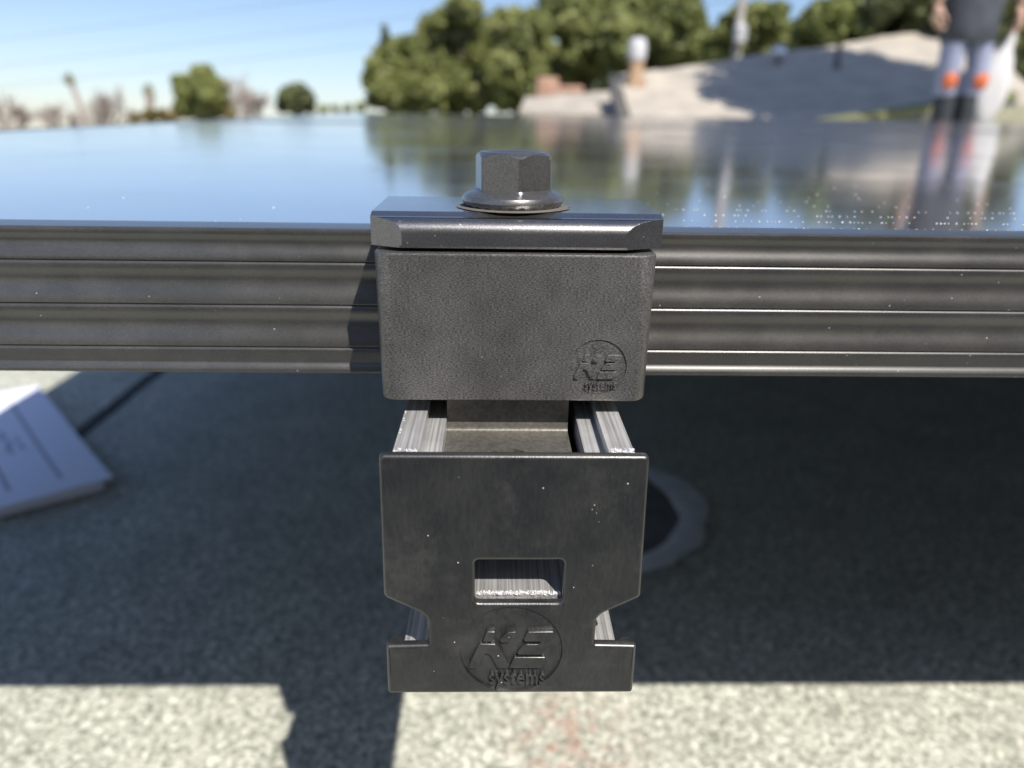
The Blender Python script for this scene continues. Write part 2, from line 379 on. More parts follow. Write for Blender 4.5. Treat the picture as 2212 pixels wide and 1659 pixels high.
# ------------------------------------------------------------------ paper plans
def paper():
    top = Vector((-.4860, .782)); rgt = Vector((-.3030, .561)); d = (rgt - top).normalized(); n = Vector((-d.y, d.x))
    if n.x > 0: n = -n
    t = empty('paper_stack', (-.48, .62, .004), 'stack of printed white sheets lying on the shaded roof left of the rail', 'papers')
    def sheetpile(name, off, z0, z1, mat_, rot=0.0):
        bm = bmesh.new(); nx, ny = 18, 24; L = .281; W = .225
        dd = Matrix.Rotation(rot, 2) @ d; nn = Matrix.Rotation(rot, 2) @ n
        def P(u, v, z):
            lift = .002 * max(0, (u - .75)) * 4 * max(0, .5 - v)
            q = top + Vector(off) + dd * (u * L) + nn * (v * W)
            return (q.x, q.y, z + lift + .0008 * math.sin(7 * u + 3 * v))
        tp = [[bm.verts.new(P(i / nx, j / ny, z1)) for j in range(ny + 1)] for i in range(nx + 1)]
        bt = [[bm.verts.new(P(i / nx, j / ny, z0)) for j in range(ny + 1)] for i in range(nx + 1)]
        for i in range(nx):
            for j in range(ny):
                bm.faces.new((tp[i][j], tp[i + 1][j], tp[i + 1][j + 1], tp[i][j + 1])); bm.faces.new((bt[i][j], bt[i + 1][j], bt[i + 1][j + 1], bt[i][j + 1]))
        for i in range(nx): bm.faces.new((tp[i][0], tp[i + 1][0], bt[i + 1][0], bt[i][0])); bm.faces.new((tp[i][ny], tp[i + 1][ny], bt[i + 1][ny], bt[i][ny]))
        for j in range(ny): bm.faces.new((tp[0][j], tp[0][j + 1], bt[0][j + 1], bt[0][j])); bm.faces.new((tp[nx][j], tp[nx][j + 1], bt[nx][j + 1], bt[nx][j]))
        o = bmobj(name, bm, mat_, t, 40)
        return dd, nn
    wp = simple('paper_white', (.82, .82, .90), .8, .02, 20)
    sheetpile('lower_sheets', (-.004, .004), .001, .011, wp, R(-1.2))
    # the top sheet: the printed lines are thin ink strips in its material
    m, nt, p = mat('printed_paper')
    tc = N(nt, 'ShaderNodeTexCoord'); mp = N(nt, 'ShaderNodeMapping'); nt.links.new(tc.outputs['Object'], mp.inputs[0])
    ang = math.atan2(d.y, d.x)
    vr = N(nt, 'ShaderNodeVectorRotate', rotation_type='Z_AXIS'); vr.inputs['Center'].default_value = (top.x, top.y, 0); vr.inputs['Angle'].default_value = -ang
    nt.links.new(tc.outputs['Object'], vr.inputs['Vector']); sp = N(nt, 'ShaderNodeSeparateXYZ'); nt.links.new(vr.outputs[0], sp.inputs[0])
    def band(out, centre, w):
        a = N(nt, 'ShaderNodeMath', operation='SUBTRACT'); nt.links.new(out, a.inputs[0]); a.inputs[1].default_value = centre
        b = N(nt, 'ShaderNodeMath', operation='ABSOLUTE'); nt.links.new(a.outputs[0], b.inputs[0])
        c = N(nt, 'ShaderNodeMath', operation='LESS_THAN'); nt.links.new(b.outputs[0], c.inputs[0]); c.inputs[1].default_value = w; return c.outputs[0]
    def mul(a, b, op='MULTIPLY'):
        c = N(nt, 'ShaderNodeMath', operation=op); nt.links.new(a, c.inputs[0]); nt.links.new(b, c.inputs[1]); return c.outputs[0]
    # v axis (rotated y) decreases away from the top edge
    l1 = mul(band(sp.outputs[1], top.y - .032, .0016), band(sp.outputs[0], top.x + .15, .105))
    l2 = mul(band(sp.outputs[1], top.y - .068, .0016), band(sp.outputs[0], top.x + .15, .105))
    l3 = mul(band(sp.outputs[1], top.y - .053, .003), band(sp.outputs[0], top.x + .145, .030))
    l4 = mul(band(sp.outputs[1], top.y - .044, .002), band(sp.outputs[0], top.x + .150, .022))
    nzz = N(nt, 'ShaderNodeTexNoise', Scale=120.0); nt.links.new(vr.outputs[0], nzz.inputs[0])
    txt = mul(l3, l4, 'MAXIMUM'); tm = N(nt, 'ShaderNodeMath', operation='GREATER_THAN'); nt.links.new(nzz.outputs[0], tm.inputs[0]); tm.inputs[1].default_value = .5
    txt = mul(txt, tm.outputs[0])
    ink = mul(mul(l1, l2, 'MAXIMUM'), txt, 'MAXIMUM')
    nt.links.new(mixc(nt, ink, (.86, .87, .97), (.40, .40, .48)), p.inputs['Base Color']); p.inputs['Roughness'].default_value = .75
    dd, nn = sheetpile('top_sheet', (0, 0), .0115, .0122, m)
paper()

# ------------------------------------------------------------------ solar panels
PF = .1526; PT = H - .0231; PB = H - .0530           # front face, top, bottom of the front panel
seg = [(-24.7, -30.1), (-30.1, -38.9), (-38.9, -47.8)]
prof = [(8.5, -24.6), (8.5, -23.3), (8.2, -23.1), (.5, -23.1), (.25, -23.14), (.08, -23.26), (0, -23.5)]      # inward offset mm, z mm
def ledge(z0, r=.62): return [(r, z0 - .02)] + [(r - r * math.sin(R(a)), z0 - .02 - r + r * math.cos(R(a))) for a in (12, 24, 36, 48, 60, 72, 84)] + [(0, z0 - .02 - r)]
def wave(za, zb, dep): return [(dep * (.5 - .5 * math.cos(2 * math.pi * (u ** .8))) , za + (zb - za) * u) for u in [k / 14 for k in range(1, 14)]]
prof += wave(-23.9, -29.3, .8) + [(0, -29.3), (.1, -29.5), (.6, -29.56)]
for z0, z1 in ((-29.7, -38.5), (-38.5, -47.4)):
    prof += ledge(z0) + wave(z0 - .9, z1 + .4, .95) + [(0, z1 + .36), (.1, z1 + .2), (.6, z1 + .12)]
prof += ledge(-47.4) + [(.08, -48.6), (.55, -50.8), (.35, -51.3), (-.1, -51.9), (-.2, -52.4), (-.05, -52.8), (.35, -53.0), (28, -53.0), (28, -51.6), (2, -51.6), (2, -24.6)]
prof = prof[::-1]
def panel(name, x0, x1, y0, y1, label, dots=False, tilt=0.0):
    t = empty(name, ((x0 + x1) / 2, (y0 + y1) / 2, PB), label, 'solar panel', 'solar panels laid side by side')
    bm = bmesh.new(); rings = []
    for cx, cy, sx_, sy_ in ((x0, y0, 1, 1), (x1, y0, -1, 1), (x1, y1, -1, -1), (x0, y1, 1, -1)):
        rings.append([bm.verts.new((cx + sx_ * o * .001, cy + sy_ * o * .001, H + z * .001)) for o, z in prof])
    n = len(prof)
    for k in range(4):
        a, b = rings[k], rings[(k + 1) % 4]
        for j in range(n): bm.faces.new((a[j], a[(j + 1) % n], b[(j + 1) % n], b[j]))
    bmobj('frame', bm, M['frame'], t, 32)
    bm = bmesh.new(); box(bm, x0 + .0030, x1 - .0030, y0 + .0030, y1 - .0030, H - .0262, H - .0236)
    bmobj('glass', bm, M['glass'], t)
    bm = bmesh.new(); box(bm, x0 + .0025, x1 - .0025, y0 + .0025, y1 - .0025, H - .0515, H - .0270); bmobj('back_sheet', bm, M['back'], t)
    if dots:  # beads stand in for sun glints, their rainbow tints put into the colour
        V, F, T = [], [], []
        ico = bmesh.new(); bmesh.ops.create_icosphere(ico, subdivisions=1, radius=1)
        iv = np.array([v.co[:] for v in ico.verts]); ifc = [[v.index for v in f.verts] for f in ico.faces]; ico.free()
        pal = [(.95, .95, .95), (.9, .93, 1), (1, .93, .8), (1, .8, .35), (.55, .7, 1), (.6, 1, .75), (1, .65, .5), (.95, .95, .95), (.95, .95, .95), (.9, .9, .95)]
        for row in range(16):
            y = y0 + .0115 + row * .0100
            x = x0 + .012
            while x < .62:
                x += .0009 * rng.integers(1, 3)
                dens = (.9 if x > .03 else .04) * (1.0, 1.0, .9, .6, .3, .15, .08, .05, .05, .03, .03, .02, .02, .01, .01, .01)[row]  # more beads on the side where the glints show
                if math.sin(x * 300 + row * 2) + rng.normal(0, .8) < -.1: dens *= .25
                if rng.random() > dens: continue
                r = rng.uniform(.00012, .00021)
                b0 = len(V); c = np.array([x, y + rng.normal(0, .00005), H - .0236])
                V += list(iv * [r, r, r] + c); F += [[b0 + q for q in f] for f in ifc]; T += [pal[rng.integers(len(pal))]] * len(iv)
        for _ in range(70):
            x = rng.uniform(x0 + .02, .8); y = y0 + .012 + rng.random() ** 2 * .35; r = rng.uniform(.00012, .00032)
            b0 = len(V); V += list(iv * [r, r, r * .6] + np.array([x, y, H - .0236])); F += [[b0 + q for q in f] for f in ifc]; T += [(.9, .9, .9)] * len(iv)
        o = pydata('glint_beads', V, F, M['dots'], t, 180)
        a = o.data.color_attributes.new('tone', 'FLOAT_COLOR', 'POINT'); a.data.foreach_set('color', np.array([(*c, 1) for c in T]).ravel())
        tag(o, kind='stuff')
    return t
panel('solar_panel', -.388, 1.62, PF, PF + .925, 'black-framed solar panel held by the clamp, nearest to the viewer', True)
panel('solar_panel', -.388, 1.62, PF + .945, PF + 2.15, 'farther solar panel lying directly behind the one in the clamp')

# ------------------------------------------------------------------ mounting rail and its end cap
RC = 3.45                                   # rail centre line in mm
rail = empty('mounting_rail', (RC * .001, .6, H - .1), 'bare aluminium rail running back under the panels, closed by a black end cap', 'rail')
half = [(-19.8, -53.2), (-19.8, -79), (-15.0, -84), (-15.0, -94.0), (-19.8, -94.6), (-19.8, -100.2)]
inn = [(-15.6, -53.2), (-15.6, -55.4), (-12.2, -55.4), (-12.2, -60.0), (-14.6, -60.0), (-14.6, -80.5)]
outl = half + [(-x, z) for x, z in half[::-1]] + [(-x, z) for x, z in inn] + inn[::-1]
bm = bmesh.new(); prism(bm, [((x + RC) * .001, H + z * .001) for x, z in outl], .1146, 2.2)
bmesh.ops.recalc_face_normals(bm, faces=bm.faces)
bmobj('channel', bm, M['rail'], rail, 30)
# swarf left by the saw
def filings(name, boxes, parent, n, r0=.00018, r1=.00055):
    V, F = [], []
    ico = bmesh.new(); bmesh.ops.create_icosphere(ico, subdivisions=1, radius=1)
    iv = np.array([v.co[:] for v in ico.verts]); ifc = [[v.index for v in f.verts] for f in ico.faces]; ico.free()
    for (a, b, nn) in boxes:
        for _ in range(nn):
            c = rng.uniform(a, b); s = rng.uniform(r0, r1) * rng.uniform(.5, 1.3, 3); b0 = len(V)
            V += list(iv * s * (1 + rng.normal(0, .18, (len(iv), 1))) + c); F += [[b0 + q for q in f] for f in ifc]
    tag(pydata(name, V, F, M['filings'], parent), kind='stuff')
hz = lambda z: H + z * .001
filings('metal_filings', [((.0192, .1140, hz(-53.3)), (.0231, .1156, hz(-52.95)), 150), ((-.0163, .1140, hz(-53.3)), (-.0125, .1156, hz(-53.0)), 40),
                          ((-.0028, .1144, hz(-80.7)), (.0120, .1153, hz(-80.35)), 420), ((-.0163, .118, hz(-53.3)), (-.0160, .134, hz(-53.1)), 8)], rail, 0, .00008, .00024)

bm = bmesh.new(); box(bm, -.0100, .0169, .1262, .1280, hz(-80.3), hz(-62.0)); bevel(bm, .0004); bmobj('bounce_plate', bm, M['rail'], rail)  # plate added to catch light, so the cap window looks grey inside
# end cap: plate with a window and a round recess
def capx(v): return v * .001
outline = [(-18.4, -52.9), (25.4, -52.9), (25.75, -79.6), (25.5, -80.0), (19.2, -83.4), (18.3, -84.6), (18.3, -89.8), (25.75, -90.0), (25.75, -100.5),
           (-18.75, -100.5), (-18.7, -90.0), (-11.2, -89.8), (-11.2, -84.6), (-12.3, -83.2), (-18.3, -80.0), (-18.65, -79.3)]
rads = [1.0, 1.0, .5, .5, .8, .7, .25, .5, .7, .7, .5, .25, .7, .8, .5, .5]
lp = round_corners([(x * .001, z * .001) for x, z in outline], [r * .001 for r in rads], 5)
win = [(x, z) for x, z in rounded(-.0030, .0122, -.0811, -.0725, .0008)]
me = curve_mesh([lp, win[::-1]], .0003, .00065, 5)
me.transform(Matrix.Translation((0, .1125 + .00095, H)) @ Matrix.Rotation(R(90), 4, 'X'))
cap = finish('end_cap', me, M['cap'], rail)
cc, cr = (3.45, -90.9), 9.15
def disc_cutter(cx, cz, r, y, depth, n=96):
    bm = bmesh.new(); a = [(cx * .001 + r * .001 * math.cos(2 * math.pi * k / n), H + cz * .001 + r * .001 * math.sin(2 * math.pi * k / n)) for k in range(n)]
    prism(bm, a, y - .004, y + depth); bmesh.ops.recalc_face_normals(bm, faces=bm.faces)
    me = bpy.data.meshes.new('c'); bm.to_mesh(me); bm.free(); o = bpy.data.objects.new('c', me); COL.objects.link(o); return o
bpy.context.view_layer.update()
def weld(o):
    b = bmesh.new(); b.from_mesh(o.data); bmesh.ops.remove_doubles(b, verts=b.verts, dist=1e-7); bmesh.ops.recalc_face_normals(b, faces=b.faces); b.to_mesh(o.data); b.free()
weld(cap)
boolean_cut(cap, [disc_cutter(cc[0], cc[1], cr, .1125, .00040)])
cap.data.polygons.foreach_set('use_smooth', [True] * len(cap.data.polygons)); cap.data.set_sharp_from_angle(angle=R(20))
for p_ in cap.data.polygons:
    if abs(p_.normal.y) > .9995: p_.use_smooth = False
# rim that wraps round the end of the rail
bm = bmesh.new()
for x0, x1, z0, z1 in ((-18.2, -16.6, -78, -54.4), (23.7, 25.2, -78, -54.4), (-18.4, -16.6, -100.2, -91.6), (23.7, 25.4, -100.2, -91.6)):
    box(bm, x0 * .001, x1 * .001, .1138, .1172, hz(z0), hz(z1)); bevel(bm, .0003); bmobj('cap_rim', bm, M['cap'], cap); bm = bmesh.new()
bm.free()

def emblem(name, cx, cz, y, rad, deep, rise, matl, parent, bev, sm=1.0):
    s = rad / 9.15 * .001
    polys = [[(560, 540), (690, 540), (650, 700), (495, 700)],
             [(880, 560), (1035, 540), (1020, 610), (935, 710), (785, 710), (780, 660)],
             [(440, 735), (690, 740), (760, 790), (915, 1060), (885, 1132), (745, 1132), (630, 915), (590, 890), (530, 890), (470, 960), (405, 1132), (272, 1132), (270, 1070)],
             [(1225, 545), (1645, 540), (1610, 690), (1500, 890), (1475, 912), (1068, 912), (1065, 870), (1150, 775), (1205, 745), (1405, 745), (1452, 715), (1435, 700), (1175, 700), (1168, 655)],
             [(1010, 955), (1522, 955), (1450, 1132), (935, 1132)]]
    loops = [round_corners([((u - 960) * .0108 * s, -(v - 860) * .0132 * s) for u, v in P], .22 * s, 3) for P in polys]
    bm = bmesh.new()
    for lp_ in loops:
        b0 = bev
        me = curve_mesh([lp_], rise / 2, b0, 2); me.transform(Matrix.Translation((cx * .001, y + deep - rise / 2, H + cz * .001)) @ Matrix.Rotation(R(90), 4, 'X')); bm.from_mesh(me); bpy.data.meshes.remove(me)
    tm = text_mesh('systems', 3.9 * s, .80, rise / 2, bev * .2, 1.04)
    xs = [v.co.x for v in tm.vertices]; wd = max(xs) - min(xs)
    tm.transform(Matrix.Diagonal((10.1 * s / wd, 1.22, 1, 1)))
    tm.transform(Matrix.Translation((cx * .001 + (1065 - 960) * .0108 * s, y + deep - rise / 2, H + cz * .001 - (1408 - 860) * .0132 * s)) @ Matrix.Rotation(R(90), 4, 'X'))
    bm.from_mesh(tm); bpy.data.meshes.remove(tm)
    return bmobj(name, bm, matl, parent, 22)
emblem('emblem', cc[0], cc[1], .1125, cr, .00040, .00068, M['cap'], cap, .00014)

# ------------------------------------------------------------------ end clamp
clamp = empty('end_clamp', (.0035, .142, H - .0532), 'black metal end clamp with a hex bolt gripping the panel frame', 'clamp')
# spacer block with rounded upright corners
bm = bmesh.new(); n = 8
pl = []
x0, x1, y0, y1, r = -.0206, .0281, .1300, .1500, .0028
for cx, cy, a0 in ((x0 + r, y0 + r, 180), (x1 - r, y0 + r, 270)):
    for k in range(n + 1):
        a = R(a0 + 90 * k / n); pl.append((cx + r * math.cos(a), cy + r * math.sin(a)))
pl += [(x1, y1), (x0, y1)]
lo, hi = H - .0502, H - .0236
a = [bm.verts.new((x, y, lo)) for x, y in pl]; b = [bm.verts.new((x, y, hi)) for x, y in pl]
for i in range(len(pl)): bm.faces.new((a[i], a[(i + 1) % len(pl)], b[(i + 1) % len(pl)], b[i]))
bm.faces.new(a); bm.faces.new(b)
for v in bm.verts:                                   # the lower corners draw in a little
    if v.co.z < lo + 1e-6: v.co.x = .0038 + (v.co.x - .0038) * .985
bmesh.ops.recalc_face_normals(bm, faces=bm.faces)
es = [e for e in bm.edges if abs(e.verts[0].co.z - e.verts[1].co.z) < 1e-6]
bmesh.ops.bevel(bm, geom=es, offset=.00038, segments=3, affect='EDGES', profile=.5)
blk = bmobj('spacer_block', bm, M['block'], clamp)
bpy.context.view_layer.update()
bc = (18.65, -43.7); br = 5.15
boolean_cut(blk, [disc_cutter(bc[0], bc[1], br, .1300, .00026)])
blk.data.polygons.foreach_set('use_smooth', [True] * len(blk.data.polygons)); blk.data.set_sharp_from_angle(angle=R(20))
for p_ in blk.data.polygons:
    if abs(p_.normal.y) > .9995: p_.use_smooth = False
emblem('emblem', bc[0], bc[1], .1300, br, .00026, .00050, M['block'], blk, .00007)

# clamp plate: section in y,z drawn along x with the front corners cut away
fx0, fx1 = -.0213, .0292
secp = [(158.5, -17.3), (136.4, -17.4), (136.1, -17.46), (134.4, -17.98), (133.9, -18.02), (133.2, -18.04)]
for k in range(0, 19):
    a_ = R(90 - 5 * k); secp.append((133.5 - 2.4 * math.cos(a_), -20.5 + 2.4 * math.sin(a_)))
secp += [(131.1, -22.5), (131.3, -22.9), (152.2, -22.9), (152.2, -23.0), (158.5, -22.95)]
bm = bmesh.new(); rows = []
xs = [fx0 + (.0060) * k / 44 for k in range(45)] + [.0038] + [fx1 - .0070 + .0070 * k / 44 for k in range(45)]
for x in xs:
    dl = max(0, .0056 - (x - fx0)) / .0056 * 3.0; dr = max(0, .0066 - (fx1 - x)) / .0066 * 3.0
    lim = 131.1 + max(dl, dr)
    rows.append([bm.verts.new((x, max(y, lim) * .001 if y < 140 else y * .001, H + z * .001)) for y, z in secp])
n = len(secp)
for a, b in zip(rows, rows[1:]):
    for k in range(n): bm.faces.new((a[k], a[(k + 1) % n], b[(k + 1) % n], b[k]))
bm.faces.new(rows[0]); bm.faces.new(rows[-1])
bmesh.ops.remove_doubles(bm, verts=bm.verts, dist=1e-7)
bmobj('clamp_plate', bm, M['plate'], clamp, 7)
# bracket seen between the rail lips
bm = bmesh.new()
sec = round_corners([(151, -49.0), (135.0, -49.0), (135.0, -58.3), (117.2, -58.3), (117.2, -60.0), (137.0, -60.0), (137.0, -51.2), (151, -51.2)], [.3, .3, 1.0, .3, .3, 1, 1, .3], 4)
a = [bm.verts.new((-.0087, y * .001, H + z * .001)) for y, z in sec]; b = [bm.verts.new((.0142, y * .001, H + z * .001)) for y, z in sec]
for i in range(len(sec)): bm.faces.new((a[i], a[(i + 1) % len(sec)], b[(i + 1) % len(sec)], b[i]))
endcaps(bm, a, b, [(y * .001, z * .001) for y, z in sec])
brk = bmobj('bracket', bm, M['bracket'], clamp)
bpy.context.view_layer.update()
bm = bmesh.new(); lathe(bm, [(.0034, H - .062), (.0034, H - .056)], (.0028, .1237), 40); bmesh.ops.recalc_face_normals(bm, faces=bm.faces)
me = bpy.data.meshes.new('c'); bm.to_mesh(me); bm.free(); c_ = bpy.data.objects.new('c', me); COL.objects.link(c_)
boolean_cut(brk, [c_])
brk.data.polygons.foreach_set('use_smooth', [True] * len(brk.data.polygons)); brk.data.set_sharp_from_angle(angle=R(35))

# bolt
def make_bolt(c, top, flange_top, bottom, phi):
    n = 180; bm = bmesh.new(); Rc = .00728; ap = Rc * math.cos(R(30)); rt_ = .0062
    def hexr(th):
        d = (math.degrees(th) - phi) % 60 - 30
        rr = ap / math.cos(R(d)); return min(rr, Rc * .978)
    rowsz = []
    # from the dished middle outwards and down
    prof_ = [(.0002, top - .00075, 0), (.0020, top - .00072, 0), (.0038, top - .0006, 0), (.0048, top - .00025, 0), (.0054, top - .00004, 0), (.0059, top - .00002, 0)]
    for k in range(1, 19):
        z = top - .00004 - k * .0022 / 18; prof_.append((None, z, 1))
    for z in np.linspace(top - .0026, flange_top + .0005, 5): prof_.append((None, z, 1))
    rings = []
    for r_, z, hx in prof_:
        ring = []
        for k in range(n):
            th = 2 * math.pi * k / n
            if hx:
                dz = top - z; cone = .0059 + .0004 * math.sin(min(1, dz / .0005) * math.pi / 2) + max(0, dz - .0002) * 1.15
                rr = min(hexr(th), cone)
            else: rr = r_
            ring.append(bm.verts.new((c[0] + rr * math.cos(th), c[1] + rr * math.sin(th), z)))
        rings.append(ring)
    for a, b in zip(rings, rings[1:]):
        for k in range(n): bm.faces.new((a[k], a[(k + 1) % n], b[(k + 1) % n], b[k]))
    bm.faces.new(rings[0])
    # flange
    fp = [(.0064, flange_top + .0004), (.0073, flange_top + .00015), (.0082, flange_top - .0002), (.00895, flange_top - .00065), (.0092, flange_top - .00115), (.00925, flange_top - .0015), (.0091, flange_top - .0019), (.0087, bottom + .0002), (.0083, bottom + .0001)]
    fr_ = []
    for i, (rr, z) in enumerate(fp):
        ring = []
        for k in range(n):
            th = 2 * math.pi * k / n
            r2 = hexr(th) if i == 0 else rr
            z2 = z + (.00012 * math.sin(th * 26) if i == len(fp) - 2 else 0)
            if i == 0: z2 = flange_top + .0005
            if i == 1: r2 = max(rr, hexr(th) + .0002)
            ring.append(bm.verts.new((c[0] + r2 * math.cos(th), c[1] + r2 * math.sin(th), z2)))
        fr_.append(ring)
    for a, b in zip([rings[-1]] + fr_, fr_):
        for k in range(n): bm.faces.new((a[k], a[(k + 1) % n], b[(k + 1) % n], b[k]))
    bm.faces.new(fr_[-1])
    bmesh.ops.remove_doubles(bm, verts=bm.verts, dist=1e-7)
    return bm
bolt = bmobj('bolt', make_bolt((.0033, .1436), H - .0076, H - .0145, H - .0172, -90 + 9.8), M['bolt'], clamp, 27)
bm = bmesh.new(); nn_ = 120; ins, outs = [], []
for k in range(nn_):
    a = 2 * math.pi * k / nn_; w = .0003 * rng.random() + (.0012 * max(0, math.cos(a)) ** 3 + .0008 * max(0, -math.cos(a)) ** 5) * rng.uniform(.6, 1)
    ins.append(bm.verts.new((.0033 + .006 * math.cos(a), .1436 + .006 * math.sin(a), H - .0172 + .00018)))
    outs.append((bm.verts.new((.0033 + .0092 * math.cos(a), .1436 + .0092 * math.sin(a), H - .0173 + .00030)), bm.verts.new((.0033 + (.0094 + w) * math.cos(a), .1436 + (.0093 + w * .2) * math.sin(a), H - .0173 + .00003))))
for k in range(nn_):
    j = (k + 1) % nn_
    bm.faces.new((ins[k], ins[j], outs[j][0], outs[k][0])); bm.faces.new((outs[k][0], outs[j][0], outs[j][1], outs[k][1]))
bmobj('dust_ring', bm, M['dust'], bolt, 60)

# ------------------------------------------------------------------ trees
def leaves(name, clumps, nleaf, size, matl, parent, tones=(.15, .95), shell=.55, flat=1.0):
    """clumps: (x, y, z, r); small leaf faces spread through every clump"""
    w = np.array([c[3] ** 2 for c in clumps]); w /= w.sum()
    V = np.empty((0, 3)); allv, tone = [], []
    for (x, y, z, r), ww in zip(clumps, w):
        n = max(12, int(nleaf * ww))
        d = rng.normal(size=(n, 3)); d /= np.linalg.norm(d, axis=1)[:, None]
        rad = r * (shell + (1 - shell) * rng.random(n) ** .6)
        lump = 1 + .22 * np.sin(d[:, 0] * 5 + x * 3) * np.sin(d[:, 2] * 6 + z * 5) + .12 * np.sin(d[:, 1] * 11 + y)
        c = np.array([x, y, z]) + d * (rad * lump)[:, None] * [1, 1, flat]
        nrm = d + rng.normal(0, .65, (n, 3)); nrm /= np.linalg.norm(nrm, axis=1)[:, None]
        u = np.cross(nrm, rng.normal(size=(n, 3))); u /= np.linalg.norm(u, axis=1)[:, None]; v = np.cross(nrm, u)
        s = size * rng.uniform(.6, 1.4, n)[:, None]
        q = np.stack([c - u * s - v * s * .55, c + u * s - v * s * .55, c + u * s + v * s * .55, c - u * s + v * s * .55], 1)
        allv.append(q.reshape(-1, 3))
        t0 = rng.uniform(*tones); tone.append(np.repeat(np.clip(t0 + rng.normal(0, .16, n), 0, 1), 4))
    V = np.concatenate(allv); T = np.concatenate(tone); nf = len(V) // 4
    me = bpy.data.meshes.new(name); me.vertices.add(len(V)); me.vertices.foreach_set('co', V.ravel())
    me.loops.add(len(V)); me.loops.foreach_set('vertex_index', np.arange(len(V), dtype=np.int32))
    me.polygons.add(nf); me.polygons.foreach_set('loop_start', np.arange(0, len(V), 4, dtype=np.int32)); me.update(calc_edges=True)
    a = me.attributes.new('tone', 'FLOAT', 'POINT'); a.data.foreach_set('value', T.astype(np.float32))
    return finish(name, me, matl, parent)

def tree(name, label, pts, Y, ground, group, matl='leaf', n=9000, size=.085, trunk_r=.22, cat='tree', depth=.6, sub=6, shell=.45, tones=(.15, .9)):
    """pts: (px, py, rpx) of the main clumps as seen in the photo, at depth about Y"""
    ground = gz(Y); cl = []
    for px, py, rp in pts:
        y = Y + random.uniform(-1, 1) * depth * (rp / 1662 * Y) * 2
        c = at(px, py, y); r = rp / 1662 * Y
        cl.append((c.x, c.y, c.z, r * .8))
        for _ in range(sub):
            a = random.uniform(0, 6.283); e = random.uniform(-.6, 1.0); rr = r * random.uniform(.28, .5)
            cl.append((c.x + math.cos(a) * math.cos(e) * r * .75, c.y + math.sin(a) * math.cos(e) * r * .75 - r * .2, c.z + math.sin(e) * r * .75, rr))
    bx = sum(c[0] * c[3] for c in cl) / sum(c[3] for c in cl); by = Y
    t = empty(name, (bx, by, ground), label, cat, group)
    leaves('crown', cl, n, size, M[matl], t, tones=tones, shell=shell)
    bm = bmesh.new(); lowz = min(c[2] for c in cl); zt = lowz + .35 * (max(c[2] for c in cl) - lowz)
    tube(bm, [(bx, by, ground), (bx + .05, by, (ground + zt) / 2), (bx, by, zt)], [trunk_r, trunk_r * .75, trunk_r * .5], 8)
    for c in sorted(cl, key=lambda q: -q[3])[:min(9, len(pts))]:
        tube(bm, [(bx, by, zt * .6 + ground * .4 if zt - ground > 2 else zt), ((bx + c[0]) / 2, (by + c[1]) / 2, (zt + c[2]) / 2 + .1), (c[0], c[1], c[2])], [trunk_r * .4, trunk_r * .28, trunk_r * .1], 6)
    bmobj('trunk', bm, M['bark'], t, 60)
    return t
G = -3.2
def gz(Y): return -3.2 - .034 * max(0, Y - 12)
BT = 'big leafy trees beyond the panels'
tree('leafy_tree', 'leftmost of the big olive-green trees, its round crown starting where the open sky ends', [(822, 165, 34), (842, 130, 32), (858, 195, 40), (880, 110, 36), (900, 165, 44), (925, 200, 44), (822, 205, 30), (880, 225, 34)], 22, G, BT, n=16000)
tree('leafy_tree', 'big olive-green tree with a small sky gap near its top, left of the bolt head', [(930, 55, 26), (965, 40, 28), (1005, 30, 34), (925, 110, 34), (965, 130, 40), (1000, 90, 42), (985, 185, 46), (1035, 140, 46), (1050, 75, 40), (1030, 205, 44), (975, 225, 36)], 23.5, G, BT, n=20000)
tree('leafy_tree', 'big bright green tree straight behind the bolt, left of the dark hollow', [(1085, 50, 34), (1110, 95, 42), (1085, 150, 44), (1140, 50, 34), (1130, 150, 44), (1100, 205, 42), (1150, 205, 38), (1165, 100, 34)], 22.5, G, BT, n=18000)
tree('leafy_tree', 'tall green tree rising over the lower pale roof, right of the dark hollow', [(1200, 40, 44), (1260, 20, 46), (1255, 85, 42), (1310, 60, 44), (1245, 120, 34), (1275, 150, 30), (1310, 115, 38), (1235, 165, 20)], 24, G, BT, n=18000)
tree('leafy_tree', 'tallest bright green tree, behind the white vent pipe, cut by the top edge', [(1360, 30, 50), (1420, 5, 52), (1475, 30, 46), (1345, 95, 44), (1400, 80, 46), (1460, 90, 48), (1505, 75, 34), (1500, 120, 34), (1420, 130, 40), (1350, 150, 36), (1465, 150, 36), (1330, 180, 26)], 22, G, BT, n=22000)
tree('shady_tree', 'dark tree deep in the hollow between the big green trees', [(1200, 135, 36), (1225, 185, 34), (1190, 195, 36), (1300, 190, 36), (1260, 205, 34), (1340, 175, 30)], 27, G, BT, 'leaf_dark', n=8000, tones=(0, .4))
tree('conifer', 'dark pointed conifer showing above the left end of the green trees', [(830, 62, 5), (831, 78, 9), (833, 95, 13), (835, 115, 18), (838, 140, 22), (840, 170, 26)], 27, G, None, 'leaf_dark', n=7000, size=.07, sub=3, tones=(0, .5))
MT = 'trees behind the pale roof'
tree('round_tree', 'round green tree behind the utility pole and the pale roof', [(1590, 60, 40), (1640, 50, 44), (1680, 75, 34), (1560, 100, 36), (1610, 105, 44), (1660, 115, 36), (1550, 130, 30)], 17, G, MT, 'leaf', n=15000)
tree('olive_tree', 'dull olive tree over the middle of the pale roof, right of the shiny roof vent', [(1740, 75, 34), (1780, 50, 40), (1740, 120, 30), (1835, 25, 44), (1870, 60, 38), (1800, 95, 30)], 15, G, MT, 'leaf_round', n=12000, tones=(.0, .6))
